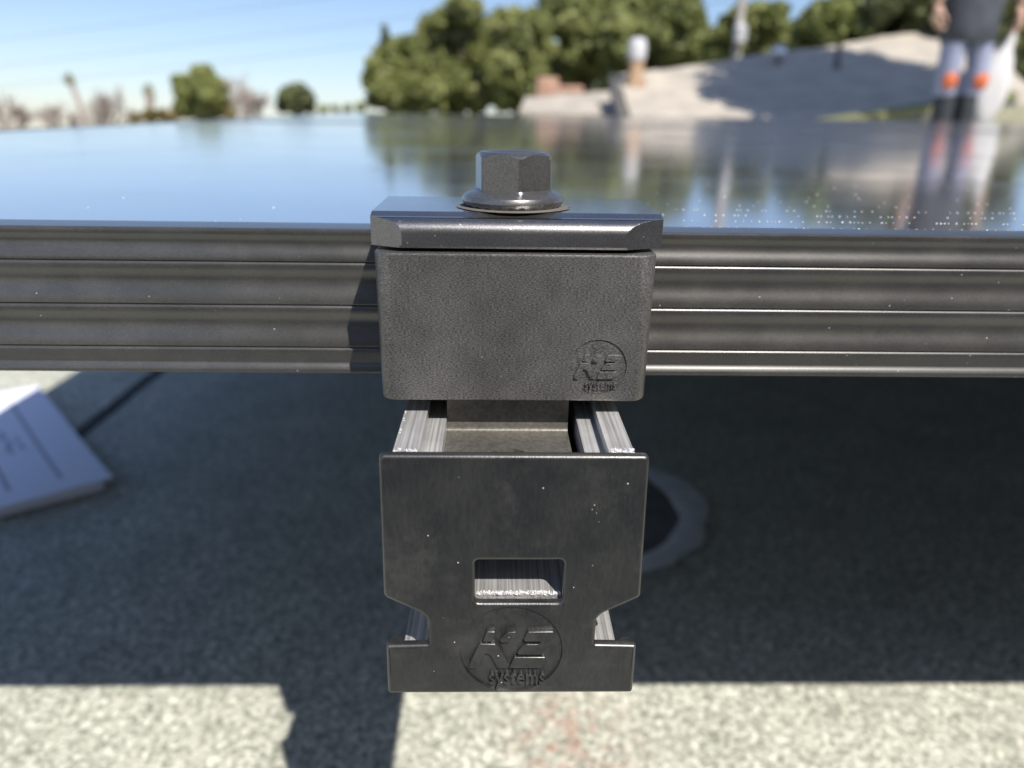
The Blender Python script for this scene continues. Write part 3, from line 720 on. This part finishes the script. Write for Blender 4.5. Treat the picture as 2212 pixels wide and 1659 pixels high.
tree('dark_tree', 'dark shaded tree directly behind the standing person', [(1905, 20, 40), (1950, 50, 46), (1975, 0, 44), (1985, 110, 36), (2020, 60, 44), (1945, 95, 26)], 11.5, G, MT, 'leaf_dark', n=5200, size=.07, shell=.3)
tree('dark_tree', 'dark loose tree at the right edge, beside the white bag', [(2075, 30, 50), (2145, 20, 50), (2200, 40, 50), (2190, 110, 44), (2230, 170, 44), (2175, 180, 34), (2205, 235, 34), (2120, 110, 40)], 10.5, G, MT, 'leaf_dark', n=6500, size=.07, shell=.3, tones=(.1, 1))
# crown outside the frame whose shade falls over the pale roof
def world_tree(name, label, cl, base, matl, n, size):
    t = empty(name, base, label, 'tree')
    leaves('crown', cl, n, size, M[matl], t, shell=.25)
    bm = bmesh.new(); b = Vector(base); c0 = Vector(cl[0][:3]); tube(bm, [b, b.lerp(c0, .6), c0], [.2, .15, .08], 8)
    for c in cl[1:7]: tube(bm, [b.lerp(c0, .6), b.lerp(c0, .6).lerp(Vector(c[:3]), .5) + Vector((0, 0, .1)), Vector(c[:3])], [.08, .05, .03], 6)
    bmobj('trunk', bm, M['bark'], t, 60)
world_tree('garden_tree', 'leafy tree beside the pale roof, casting its shade over the right half of it',
    [(4.9, 6.2, 4.0, .95), (4.2, 6.4, 4.2, .6), (3.75, 5.9, 3.9, .45), (5.6, 6.2, 4.0, .8), (4.6, 5.5, 3.7, .6), (5.2, 6.9, 4.3, .7), (4.4, 6.8, 4.6, .5), (5.6, 5.4, 3.9, .6), (4.0, 6.3, 3.5, .35), (3.95, 5.15, 3.5, .55), (4.6, 4.9, 3.4, .6), (3.6, 5.4, 3.9, .35)], (5.8, 6.0, G), 'leaf_dark', 9000, .08)

# left skyline
tree('round_tree', 'dense rounded tree on the left skyline, the larger of the two', [(400, 190, 26), (437, 170, 28), (420, 215, 32), (465, 200, 30), (440, 235, 34), (480, 230, 22), (395, 235, 22)], 40, G, 'rounded trees on the skyline', 'leaf_round', n=14000, size=.11, shell=.7, tones=(.45, .85))
tree('round_tree', 'small dark dome-shaped tree on the left skyline', [(622, 208, 20), (640, 200, 20), (658, 212, 20), (612, 228, 16), (640, 228, 20), (668, 230, 14)], 45, G, 'rounded trees on the skyline', 'leaf_dark', n=8000, size=.11, shell=.7, tones=(.4, .9))
tree('low_shrub', 'low dry yellowish shrub at the foot of the larger rounded tree', [(290, 258, 12), (320, 250, 14), (350, 250, 14), (372, 252, 12), (500, 245, 12)], 38, G, None, 'leaf_dry', n=3500, size=.10, cat='shrub', trunk_r=.08)
tree('low_shrub', 'thin line of low greenery between the small dome tree and the big trees', [(700, 236, 8), (725, 234, 7), (750, 234, 8), (780, 232, 9)], 60, G, None, 'leaf_round', n=2500, size=.12, cat='shrub', trunk_r=.08)

def bare_tree(label, px, pw, ytop, ybot, Y, ground=G, stems=7):
    ground = gz(Y); base = at(px, ybot, Y); topz = at(px, ytop, Y).z; hw = pw / 1662 * Y
    t = empty('bare_tree', (base.x, Y, ground), label, 'tree', 'leafless winter trees on the skyline')
    tr = bmesh.new(); tube(tr, [(base.x, Y, ground), (base.x, Y, base.z - .5)], [.14, .10], 6); bmobj('trunk', tr, M['twig'], t, 60)
    bm = bmesh.new(); Hh = topz - (base.z - .5)
    def br(p, d, L, r, lev):
        q = p + d * L; mid = p + d * L * .5 + Vector((random.gauss(0, 1), random.gauss(0, 1), 0)) * L * .06
        tube(bm, [p, mid, q], [r, r * .8, r * .55], 4, False)
        if lev == 0: return
        for _ in range(4 if lev > 1 else 5):
            nd = (d + Vector((random.gauss(0, .5), random.gauss(0, .5), random.gauss(.1, .3)))).normalized()
            br(p + (q - p) * random.uniform(.45, 1), nd, L * random.uniform(.5, .75), r * .55, lev - 1)
    for k in range(stems):
        a = (k / (stems - 1) - .5) * 2
        d = Vector((a * hw / Hh * 1.1, random.gauss(0, .3), 1)).normalized()
        br(Vector((base.x + a * .1, Y, base.z - .5)), d, Hh * random.uniform(.42, .55), .05, 3)
    bmobj('branches', bm, M['twig'], t)
bare_tree('leafless brownish tree at the far left edge of the skyline', 30, 60, 205, 270, 30)
bare_tree('leafless tree around the leaning palm trunk', 125, 50, 215, 268, 32)
bare_tree('leafless tree right of the leaning palm, its twigs fanning out', 232, 60, 188, 262, 30)
bare_tree('small leafless tree right of the larger rounded tree', 545, 34, 185, 248, 34)
bare_tree('tiny pale leafless tree with a tall thin top, above the small one', 527, 14, 160, 240, 38, stems=4)

def palm(label, cx, cy, rp, bx_, by_, Y, skirt):
    c = at(cx, cy, Y); b = at(bx_, by_, Y); r = rp / 1662 * Y
    d = (c - b); foot = b - d * ((b.z - gz(Y)) / max(.1, d.z))
    t = empty('palm_tree', (foot.x, foot.y, foot.z), label, 'palm', 'palms on the skyline')
    bm = bmesh.new(); tube(bm, [foot, (foot + c) / 2, c], [.42, .33, .28], 8); bmobj('trunk', bm, M['twig'], t, 60)
    V, F, T = [], [], []
    for k in range(90):
        a = random.uniform(0, 6.283); e = random.uniform(-.7, 1.45); L = r * random.uniform(.8, 1.15)
        dv = Vector((math.cos(a) * math.cos(e), math.sin(a) * math.cos(e), math.sin(e))); sd = dv.cross(Vector((0, 0, 1))).normalized() * (r * .13)
        pv = None
        for s in range(5):
            u = s / 4; q = c + dv * L * u + Vector((0, 0, -1)) * (u ** 2) * L * .45; w = sd * (1 - u * .8)
            V += [q - w, q + w]; i = len(V)
            if s: F.append((i - 4, i - 3, i - 1, i - 2))
    me = bpy.data.meshes.new('crown'); me.from_pydata([tuple(v) for v in V], [], F); me.update()
    at2 = me.attributes.new('tone', 'FLOAT', 'POINT'); at2.data.foreach_set('value', rng.uniform(.2, .8, len(V)).astype(np.float32))
    finish('crown', me, M['leaf_round'], t)
    if skirt:
        V, F = [], []
        bm = bmesh.new(); lathe(bm, [(r * .25, c.z - r * skirt), (r * .5, c.z - r * skirt * .5), (r * .55, c.z - r * .3), (r * .2, c.z)], (c.x, c.y), 14)
        for v in bm.verts: v.co += Vector((random.gauss(0, .06), random.gauss(0, .06), random.gauss(0, .1))) * r
        bmobj('dead_fronds', bm, M['twig'], t)
palm('tall leaning palm with a small round crown, far left on the skyline', 149, 166, 15, 186, 262, 100, 1.0)
palm('shorter palm with a brown skirt of dead fronds, beside the larger rounded tree', 320, 190, 16, 323, 262, 90, 2.6)

# ------------------------------------------------------------------ neighbouring house with the pale roof
nh = empty('pale_roof_house', (4.0, 9, G), 'neighbouring house with a sunlit pale roof, partly in tree shade, behind the panels', 'house')
def slab(name, pts, th, matl, parent, div=1, amp=0.0):
    bm = bmesh.new(); A, B, C_, D = [Vector(p) for p in pts]
    nrm = (B - A).cross(D - A).normalized()
    if nrm.z < 0: nrm = -nrm
    nx, ny = 24 * div, 14 * div; g1, g2 = [], []
    for i in range(nx + 1):
        u = i / nx
        for j in range(ny + 1):
            v = j / ny; q = A * (1 - u) * (1 - v) + B * u * (1 - v) + C_ * u * v + D * (1 - u) * v
            g1.append(bm.verts.new(q + nrm * amp * (math.sin(u * 17 + v * 5) * math.sin(v * 11) + .4 * rng.normal()))); g2.append(bm.verts.new(q - Vector((0, 0, th))))
    I = lambda i, j: i * (ny + 1) + j
    for i in range(nx):
        for j in range(ny):
            for g in (g1, g2): bm.faces.new((g[I(i, j)], g[I(i + 1, j)], g[I(i + 1, j + 1)], g[I(i, j + 1)]))
    for i in range(nx):
        for j in (0, ny): bm.faces.new((g1[I(i, j)], g1[I(i + 1, j)], g2[I(i + 1, j)], g2[I(i, j)]))
    for j in range(ny):
        for i in (0, nx): bm.faces.new((g1[I(i, j)], g1[I(i, j + 1)], g2[I(i, j + 1)], g2[I(i, j)]))
    return bmobj(name, bm, matl, parent, 40)
A = at(1368, 272, 7.0); B = at(2330, 290, 6.9); C1 = at(2090, 55, 11.5); D = at(1336, 163, 9.0)
slab('main_roof', [A, B, C1, D], .16, M['pale_roof'], nh, 2, .014)
# rake board along the left slope
bm = bmesh.new(); n_ = (D - A).normalized(); tube(bm, [A + Vector((-.05, 0, -.06)), (A + D) / 2 + Vector((-.07, 0, -.05)), D + Vector((-.05, 0, -.05))], .06, 8); bmobj('rake_board', bm, M['dark_edge'], nh, 40)
A2 = at(1122, 238, 8.6); B2 = at(1368, 252, 8.3); C2 = at(1360, 193, 10.0); D2 = at(1135, 210, 10.2)
slab('lower_roof', [A2, B2, C2, D2], .14, M['pale_roof'], nh, 1, .008)
bm = bmesh.new(); box(bm, A.x + .3, 6.6, 7.2, 11.0, G, A.z - .12); box(bm, A2.x + .25, A.x + .2, 8.7, 10.6, G, A2.z - .16)
bmobj('wall', bm, M['wall'], nh)
# terracotta bits above the lower roof
bm = bmesh.new(); c = at(1182, 196, 10.4); box(bm, c.x - .14, c.x + .14, 10.3, 10.6, c.z - .2, c.z + .16); c = at(1232, 200, 10.4); box(bm, c.x - .2, c.x + .16, 10.3, 10.6, c.z - .15, c.z + .08)
bevel(bm, .03); M['terra'] = simple('terracotta', (.40, .24, .17), .9, .2, 6); bmobj('brick_chimney', bm, M['terra'], nh)
# yellow-green board rising to the right
bm = bmesh.new(); E0 = at(1770, 268, 6.6); E1 = at(2200, 205, 6.75)
vs = []
for q in (E0, E1):
    for dy, dz in ((0, 0), (.12, .02), (.12, .09), (0, .065)): vs.append(bm.verts.new(q + Vector((0, dy, dz - .05))))
for k in range(4): bm.faces.new((vs[k], vs[(k + 1) % 4], vs[4 + (k + 1) % 4], vs[4 + k]))
bm.faces.new(vs[:4]); bm.faces.new(vs[4:]); bevel(bm, .006)
bmobj('fascia_board', bm, M['olive'], nh)
slab('porch_roof', [E0 + Vector((-.1, -.1, -.14)), E1 + Vector((.3, -.1, -.26)), E1 + Vector((.3, .06, -.05)), E0 + Vector((-.1, .06, -.05))], .05, simple('straw_board', (.26, .25, .17), .9, .12, 5), nh)

# vent pipe, turbine vent, small pipe, utility pole, wires
def pipe(name, label, px, y0, y1, Y, r, m1, m2, split, cat):
    b = at(px, y1, Y); tp = at(px, y0, Y); t = empty(name, (b.x, b.y, b.z), label, cat)
    zs = b.z + (tp.z - b.z) * split
    bm = bmesh.new(); lathe(bm, [(r * 1.5, b.z - .12), (r * .95, b.z + .04), (r * .85, zs)], (b.x, b.y), 20); bmobj('pipe', bm, m2, t, 40)
    bm = bmesh.new(); lathe(bm, [(r, zs - .02), (r * 1.06, zs + .02), (r * 1.06, tp.z - .04), (r * .7, tp.z)], (b.x, b.y), 20); bmobj('cap', bm, m1, t, 40)
M['white'] = simple('white_paint', (.52, .52, .53), .6, .06, 10)
M['grey_paint'] = simple('grey_paint', (.50, .50, .50), .6, .06, 10)
M['rust'] = simple('rusty_pipe', (.36, .24, .15), .85, .25, 14)
M['grey'] = simple('grey_metal', (.10, .10, .10), .5, .15, 10)
pipe('vent_pipe', 'white-capped vent pipe with a rusty foot on the left of the pale roof', 1373, 82, 170, 8.6, .088, M['white'], M['rust'], .52, 'vent')
pipe('flue_pipe', 'small dark flue pipe on the shaded ridge of the pale roof', 1810, 92, 124, 9.2, .032, M['grey'], M['grey'], .6, 'vent')
c = at(1683, 112, 9.4); tv = empty('roof_vent', (c.x, c.y, c.z - .1), 'shiny round turbine vent on the ridge of the pale roof', 'vent')
bm = bmesh.new(); lathe(bm, [(.03, c.z - .2), (.035, c.z - .06)], (c.x, c.y), 16); bmobj('stem', bm, M['grey'], tv)
bm = bmesh.new(); bmesh.ops.create_uvsphere(bm, u_segments=24, v_segments=14, radius=.085)
for v in bm.verts:
    a = math.atan2(v.co.y, v.co.x); v.co *= 1 + .05 * math.sin(a * 12); v.co.z *= .85; v.co += c
m, nt, p = mat('shiny_tin'); p.inputs['Metallic'].default_value = 1; p.inputs['Roughness'].default_value = .3; p.inputs['Base Color'].default_value = (.8, .8, .82, 1)
bmobj('turbine', bm, m, tv, 20)
c = at(1590, 120, 16); up_ = empty('utility_pole', (c.x, 16, G), 'pale utility pole with a light-coloured drum, rising out of the top of the photo', 'utility pole')
zt = at(1590, -260, 16).z
bm = bmesh.new(); tube(bm, [(c.x, 16, G), (c.x, 16, zt)], [.11, .07], 12); bmobj('pole', bm, simple('weathered_pole', (.42, .38, .34), .9, .15, 3), up_, 60)
q = at(1597, 72, 15.85); bm = bmesh.new(); lathe(bm, [(.04, q.z - .19), (.12, q.z - .16), (.13, q.z + .1), (.05, q.z + .17)], (q.x, 15.8), 20); bmobj('transformer', bm, M['grey_paint'], up_, 40)
bm = bmesh.new(); box(bm, c.x - .9, c.x + .9, 15.9, 16.0, zt - .5, zt - .38); bevel(bm, .01); bmobj('crossarm', bm, M['bark'], up_)
for i, (ya, yb) in enumerate(((192, 150), (150, 95), (95, 20))):
    a = at(-300, ya + 12, 30); b = at(1590, yb - 150, 16); a2 = a + (a - b) * .6
    w_ = bmesh.new(); pts = []
    for k in range(25):
        u = k / 24; q = a2.lerp(b, u); pts.append(q - Vector((0, 0, 1)) * .5 * 4 * u * (1 - u) * .4)
    tube(w_, pts, .005, 5)
    o = bmobj('overhead_wire', w_, M['dark_edge'])
    tag(o, ['lowest of the three thin overhead wires crossing the sky on the left', 'middle one of the three thin overhead wires crossing the sky on the left', 'topmost of the three thin overhead wires crossing the sky on the left'][i], 'wire', 'overhead wires')

# ------------------------------------------------------------------ the person beyond the panels
def skin_mesh(name, nodes, edges, mat_, parent, levels=2, root=0):
    me = bpy.data.meshes.new(name); me.from_pydata([tuple(p[:3]) for p in nodes], edges, []); me.update()
    o = bpy.data.objects.new(name, me); COL.objects.link(o)
    sk = o.modifiers.new('s', 'SKIN'); sk.use_smooth_shade = True
    o.modifiers.new('u', 'SUBSURF').levels = levels; o.modifiers['u'].render_levels = levels
    for i, p in enumerate(nodes):
        r = p[3]; r = r if isinstance(r, tuple) else (r, r); me.skin_vertices[0].data[i].radius = r; me.skin_vertices[0].data[i].use_root = (i == root)
    dg = bpy.context.evaluated_depsgraph_get(); dg.update()
    m2 = bpy.data.meshes.new_from_object(o.evaluated_get(dg)); bpy.data.objects.remove(o)
    return finish(name, m2, mat_, parent, 180)
pc = at(2067, 200, 5.0)
px_, py_ = pc.x, 5.0
per = empty('person', (px_, py_, 0), 'person standing in a dark grey jacket and blue trousers with orange knee pads', 'person')
def pp(x, y, z, r): return (px_ + x, py_ + y, z, r)
M['skin'] = simple('skin', (.45, .28, .20), .6, .05, 20)
M['jacket'] = simple('dark_grey_jacket', (.055, .06, .072), .9, .2, 14)
M['sleeve'] = simple('navy_sleeve', (.02, .024, .035), .9, .2, 14)
M['jeans'] = simple('washed_blue_trousers', (.27, .29, .39), .9, .12, 20)
M['boots'] = simple('dark_gaiters', (.03, .035, .04), .8, .2, 20)
M['orange'] = simple('orange_pads', (.55, .13, .045), .6, .08, 20)
# body: pelvis, spine, neck, head, arms, legs as one skin
nd = [pp(0, 0, .95, (.11, .09)), pp(0, 0, 1.10, (.10, .09)), pp(0, .01, 1.28, (.11, .09)), pp(0, .01, 1.42, (.09, .07)), pp(0, 0, 1.49, .055), pp(0, -.01, 1.56, (.065, .075)), pp(0, -.02, 1.64, (.078, .095)), pp(0, -.01, 1.72, (.06, .075)),
      pp(-.19, 0, 1.40, .055), pp(-.25, .01, 1.13, .042), pp(-.24, -.05, .90, .032), pp(.19, 0, 1.40, .055), pp(.26, .0, 1.13, .042), pp(.25, -.06, .90, .032),
      pp(-.07, 0, .86, .065), pp(-.075, -.01, .50, .040), pp(-.065, .0, .28, .036), pp(-.060, .02, .09, .030), pp(.07, 0, .86, .065), pp(.075, -.01, .50, .040), pp(.065, .0, .28, .036), pp(.060, .02, .09, .030),
      pp(-.06, -.11, .05, .025), pp(.06, -.11, .05, .025)]
ed = [(0, 1), (1, 2), (2, 3), (3, 4), (4, 5), (5, 6), (6, 7), (3, 8), (8, 9), (9, 10), (3, 11), (11, 12), (12, 13), (0, 14), (14, 15), (15, 16), (16, 17), (0, 18), (18, 19), (19, 20), (20, 21), (17, 22), (21, 23)]
body = skin_mesh('body', nd, ed, M['skin'], per)
# hands with five fingers, curled; the right-hand one (in the picture) grips the bag
def hand(side, wx, wy, wz):
    nodes = [(wx, wy, wz, (.024, .018)), (wx, wy - .01, wz - .05, (.034, .016)), (wx, wy - .015, wz - .09, (.036, .014))]; e = [(0, 1), (1, 2)]
    for k, L in enumerate((.070, .078, .072, .056)):
        oy = (k - 1.5) * .019; b = len(nodes)
        nodes += [(wx, wy - .015 + oy, wz - .095, .0095), (wx - side * .008, wy - .015 + oy, wz - .095 - L * .45, .009), (wx - side * .030, wy - .015 + oy, wz - .095 - L * .62, .008), (wx - side * .042, wy - .015 + oy, wz - .095 - L * .40, .0075)]
        e += [(2, b), (b, b + 1), (b + 1, b + 2), (b + 2, b + 3)]
    b = len(nodes); nodes += [(wx - side * .012, wy - .045, wz - .055, .011), (wx - side * .028, wy - .058, wz - .085, .010), (wx - side * .036, wy - .050, wz - .110, .009)]
    e += [(1, b), (b, b + 1), (b + 1, b + 2)]
    return nodes, e
for side, x in ((-1, -.24), (1, .25)):
    n2, e2 = hand(side, px_ + x, py_ - .055, .90)
    skin_mesh('hand', n2, e2, M['skin'], body, 1)
def loft(name, rings, matl, parent, n=28, wob=.03):
    bm = bmesh.new(); rs = []
    for x, y, z, rx, ry in rings:
        rs.append([bm.verts.new((px_ + x + rx * math.cos(a) * (1 + wob * math.sin(3 * a + z * 23)), py_ + y + ry * math.sin(a) * (1 + wob * math.sin(4 * a + z * 31)), z)) for a in [2 * math.pi * k / n for k in range(n)]])
    for a, b in zip(rs, rs[1:]):
        for k in range(n): bm.faces.new((a[k], a[(k + 1) % n], b[(k + 1) % n], b[k]))
    bm.faces.new(rs[0]); bm.faces.new(rs[-1]); return bmobj(name, bm, matl, parent, 60)
loft('jacket', [(0, 0, .695, .150, .125), (0, 0, .70, .158, .13), (0, 0, .80, .162, .13), (0, 0, .95, .165, .125), (0, 0, 1.12, .160, .12), (0, .01, 1.28, .185, .125), (0, .01, 1.40, .19, .11), (0, .01, 1.46, .13, .09), (0, 0, 1.51, .07, .07)], M['jacket'], per)
tr = loft('trousers', [(0, 0, .93, .15, .115), (0, 0, .86, .155, .12), (0, 0, .80, .15, .115)], M['jeans'], per)
for s in (-1, 1):
    loft('trouser_leg', [(s * .076, 0, .84, .082, .10), (s * .080, -.01, .68, .068, .085), (s * .090, -.02, .54, .060, .07), (s * .090, -.015, .45, .056, .066), (s * .080, 0, .395, .056, .066)], M['jeans'], tr)
    sn = [pp(s * .15, .01, 1.42, .075), pp(s * .20, .01, 1.37, .070), pp(s * .255, .01, 1.13, .056), pp(s * .248, -.045, .92, .044)]
    skin_mesh('sleeve', sn, [(0, 1), (1, 2), (2, 3)], M['sleeve'] if s > 0 else M['jacket'], per)
    x = s * .068
    loft('boot', [(x, .0, .405, .060, .07), (x, .0, .30, .058, .068), (x, .01, .16, .048, .058), (x, .0, .10, .048, .07), (x, -.05, .06, .05, .13), (x, -.055, .012, .05, .14)], M['boots'], per)
    bm = bmesh.new(); bmesh.ops.create_uvsphere(bm, u_segments=24, v_segments=16, radius=1)
    kx = s * .094
    for v in bm.verts: v.co = Vector((px_ + kx + v.co.x * .046, py_ - .066 + v.co.y * .035, .485 + v.co.z * .055))
    bmobj('knee_pad', bm, M['orange'], per, 60)
# face and hair
bm = bmesh.new(); bmesh.ops.create_uvsphere(bm, u_segments=24, v_segments=16, radius=1)
for v in bm.verts:
    k = 1.0 if v.co.z > -.1 or v.co.y > .1 else .82
    v.co = Vector((px_ + v.co.x * .086 * k, py_ + .008 + v.co.y * .10 * k, 1.690 + v.co.z * .082))
bmobj('hair', bm, simple('brown_hair', (.05, .03, .02), .7, .3, 40), per, 60)
fm = simple('eye_white', (.7, .7, .68), .3, .02, 10); dk = simple('eye_dark', (.03, .02, .02), .3, .1, 10)
for s in (-1, 1):
    bm = bmesh.new()
    g = bmesh.ops.create_uvsphere(bm, u_segments=12, v_segments=8, radius=.011)
    for v in g['verts']: v.co += Vector((px_ + s * .030, py_ - .108, 1.640))
    bmobj('eye', bm, dk, body, 60)
bm = bmesh.new(); tube(bm, [(px_, py_ - .105, 1.645), (px_, py_ - .125, 1.615), (px_, py_ - .118, 1.600)], [.007, .013, .009], 8); bmobj('nose', bm, M['skin'], body, 60); bm = bmesh.new()
tube(bm, [(px_ - .024, py_ - .098, 1.572), (px_, py_ - .108, 1.570), (px_ + .024, py_ - .098, 1.572)], [.004, .007, .004], 8); bmobj('mouth', bm, M['skin'], body, 60)
for s in (-1, 1):
    bm = bmesh.new(); tube(bm, [(px_ + s * .074, py_ - .01, 1.655), (px_ + s * .088, py_, 1.64), (px_ + s * .076, py_ - .005, 1.605)], [.008, .012, .008], 8); bmobj('ear', bm, M['skin'], body, 60)
# the bag, its cloth hanging in soft folds to a narrow foot
bgx, bgy = px_ + .185, py_ - .02
bagm = simple('white_cloth', (.56, .54, .53), .9, .04, 12)
bm = bmesh.new(); rows = []
for z, r, ox in ((.765, .012, .075), (.735, .024, .07), (.70, .035, .06), (.66, .045, .045), (.60, .078, .03), (.52, .098, .015), (.44, .104, .008), (.36, .090, .004), (.29, .066, .0), (.24, .035, .0), (.225, .008, .0)):
    rows.append([bm.verts.new((bgx + ox + r * math.cos(a) * (1 + .09 * math.sin(5 * a + z * 9)), bgy + r * .62 * math.sin(a) * (1 + .09 * math.sin(4 * a + z * 14)), z)) for a in [2 * math.pi * k / 40 for k in range(40)]])
for a, b in zip(rows, rows[1:]):
    for k in range(40): bm.faces.new((a[k], a[(k + 1) % 40], b[(k + 1) % 40], b[k]))
bm.faces.new(rows[0]); bm.faces.new(rows[-1])
o = bmobj('white_bag', bm, bagm, None, 60)
tag(o, 'white cloth bag hanging from the hand of the standing person', 'bag')
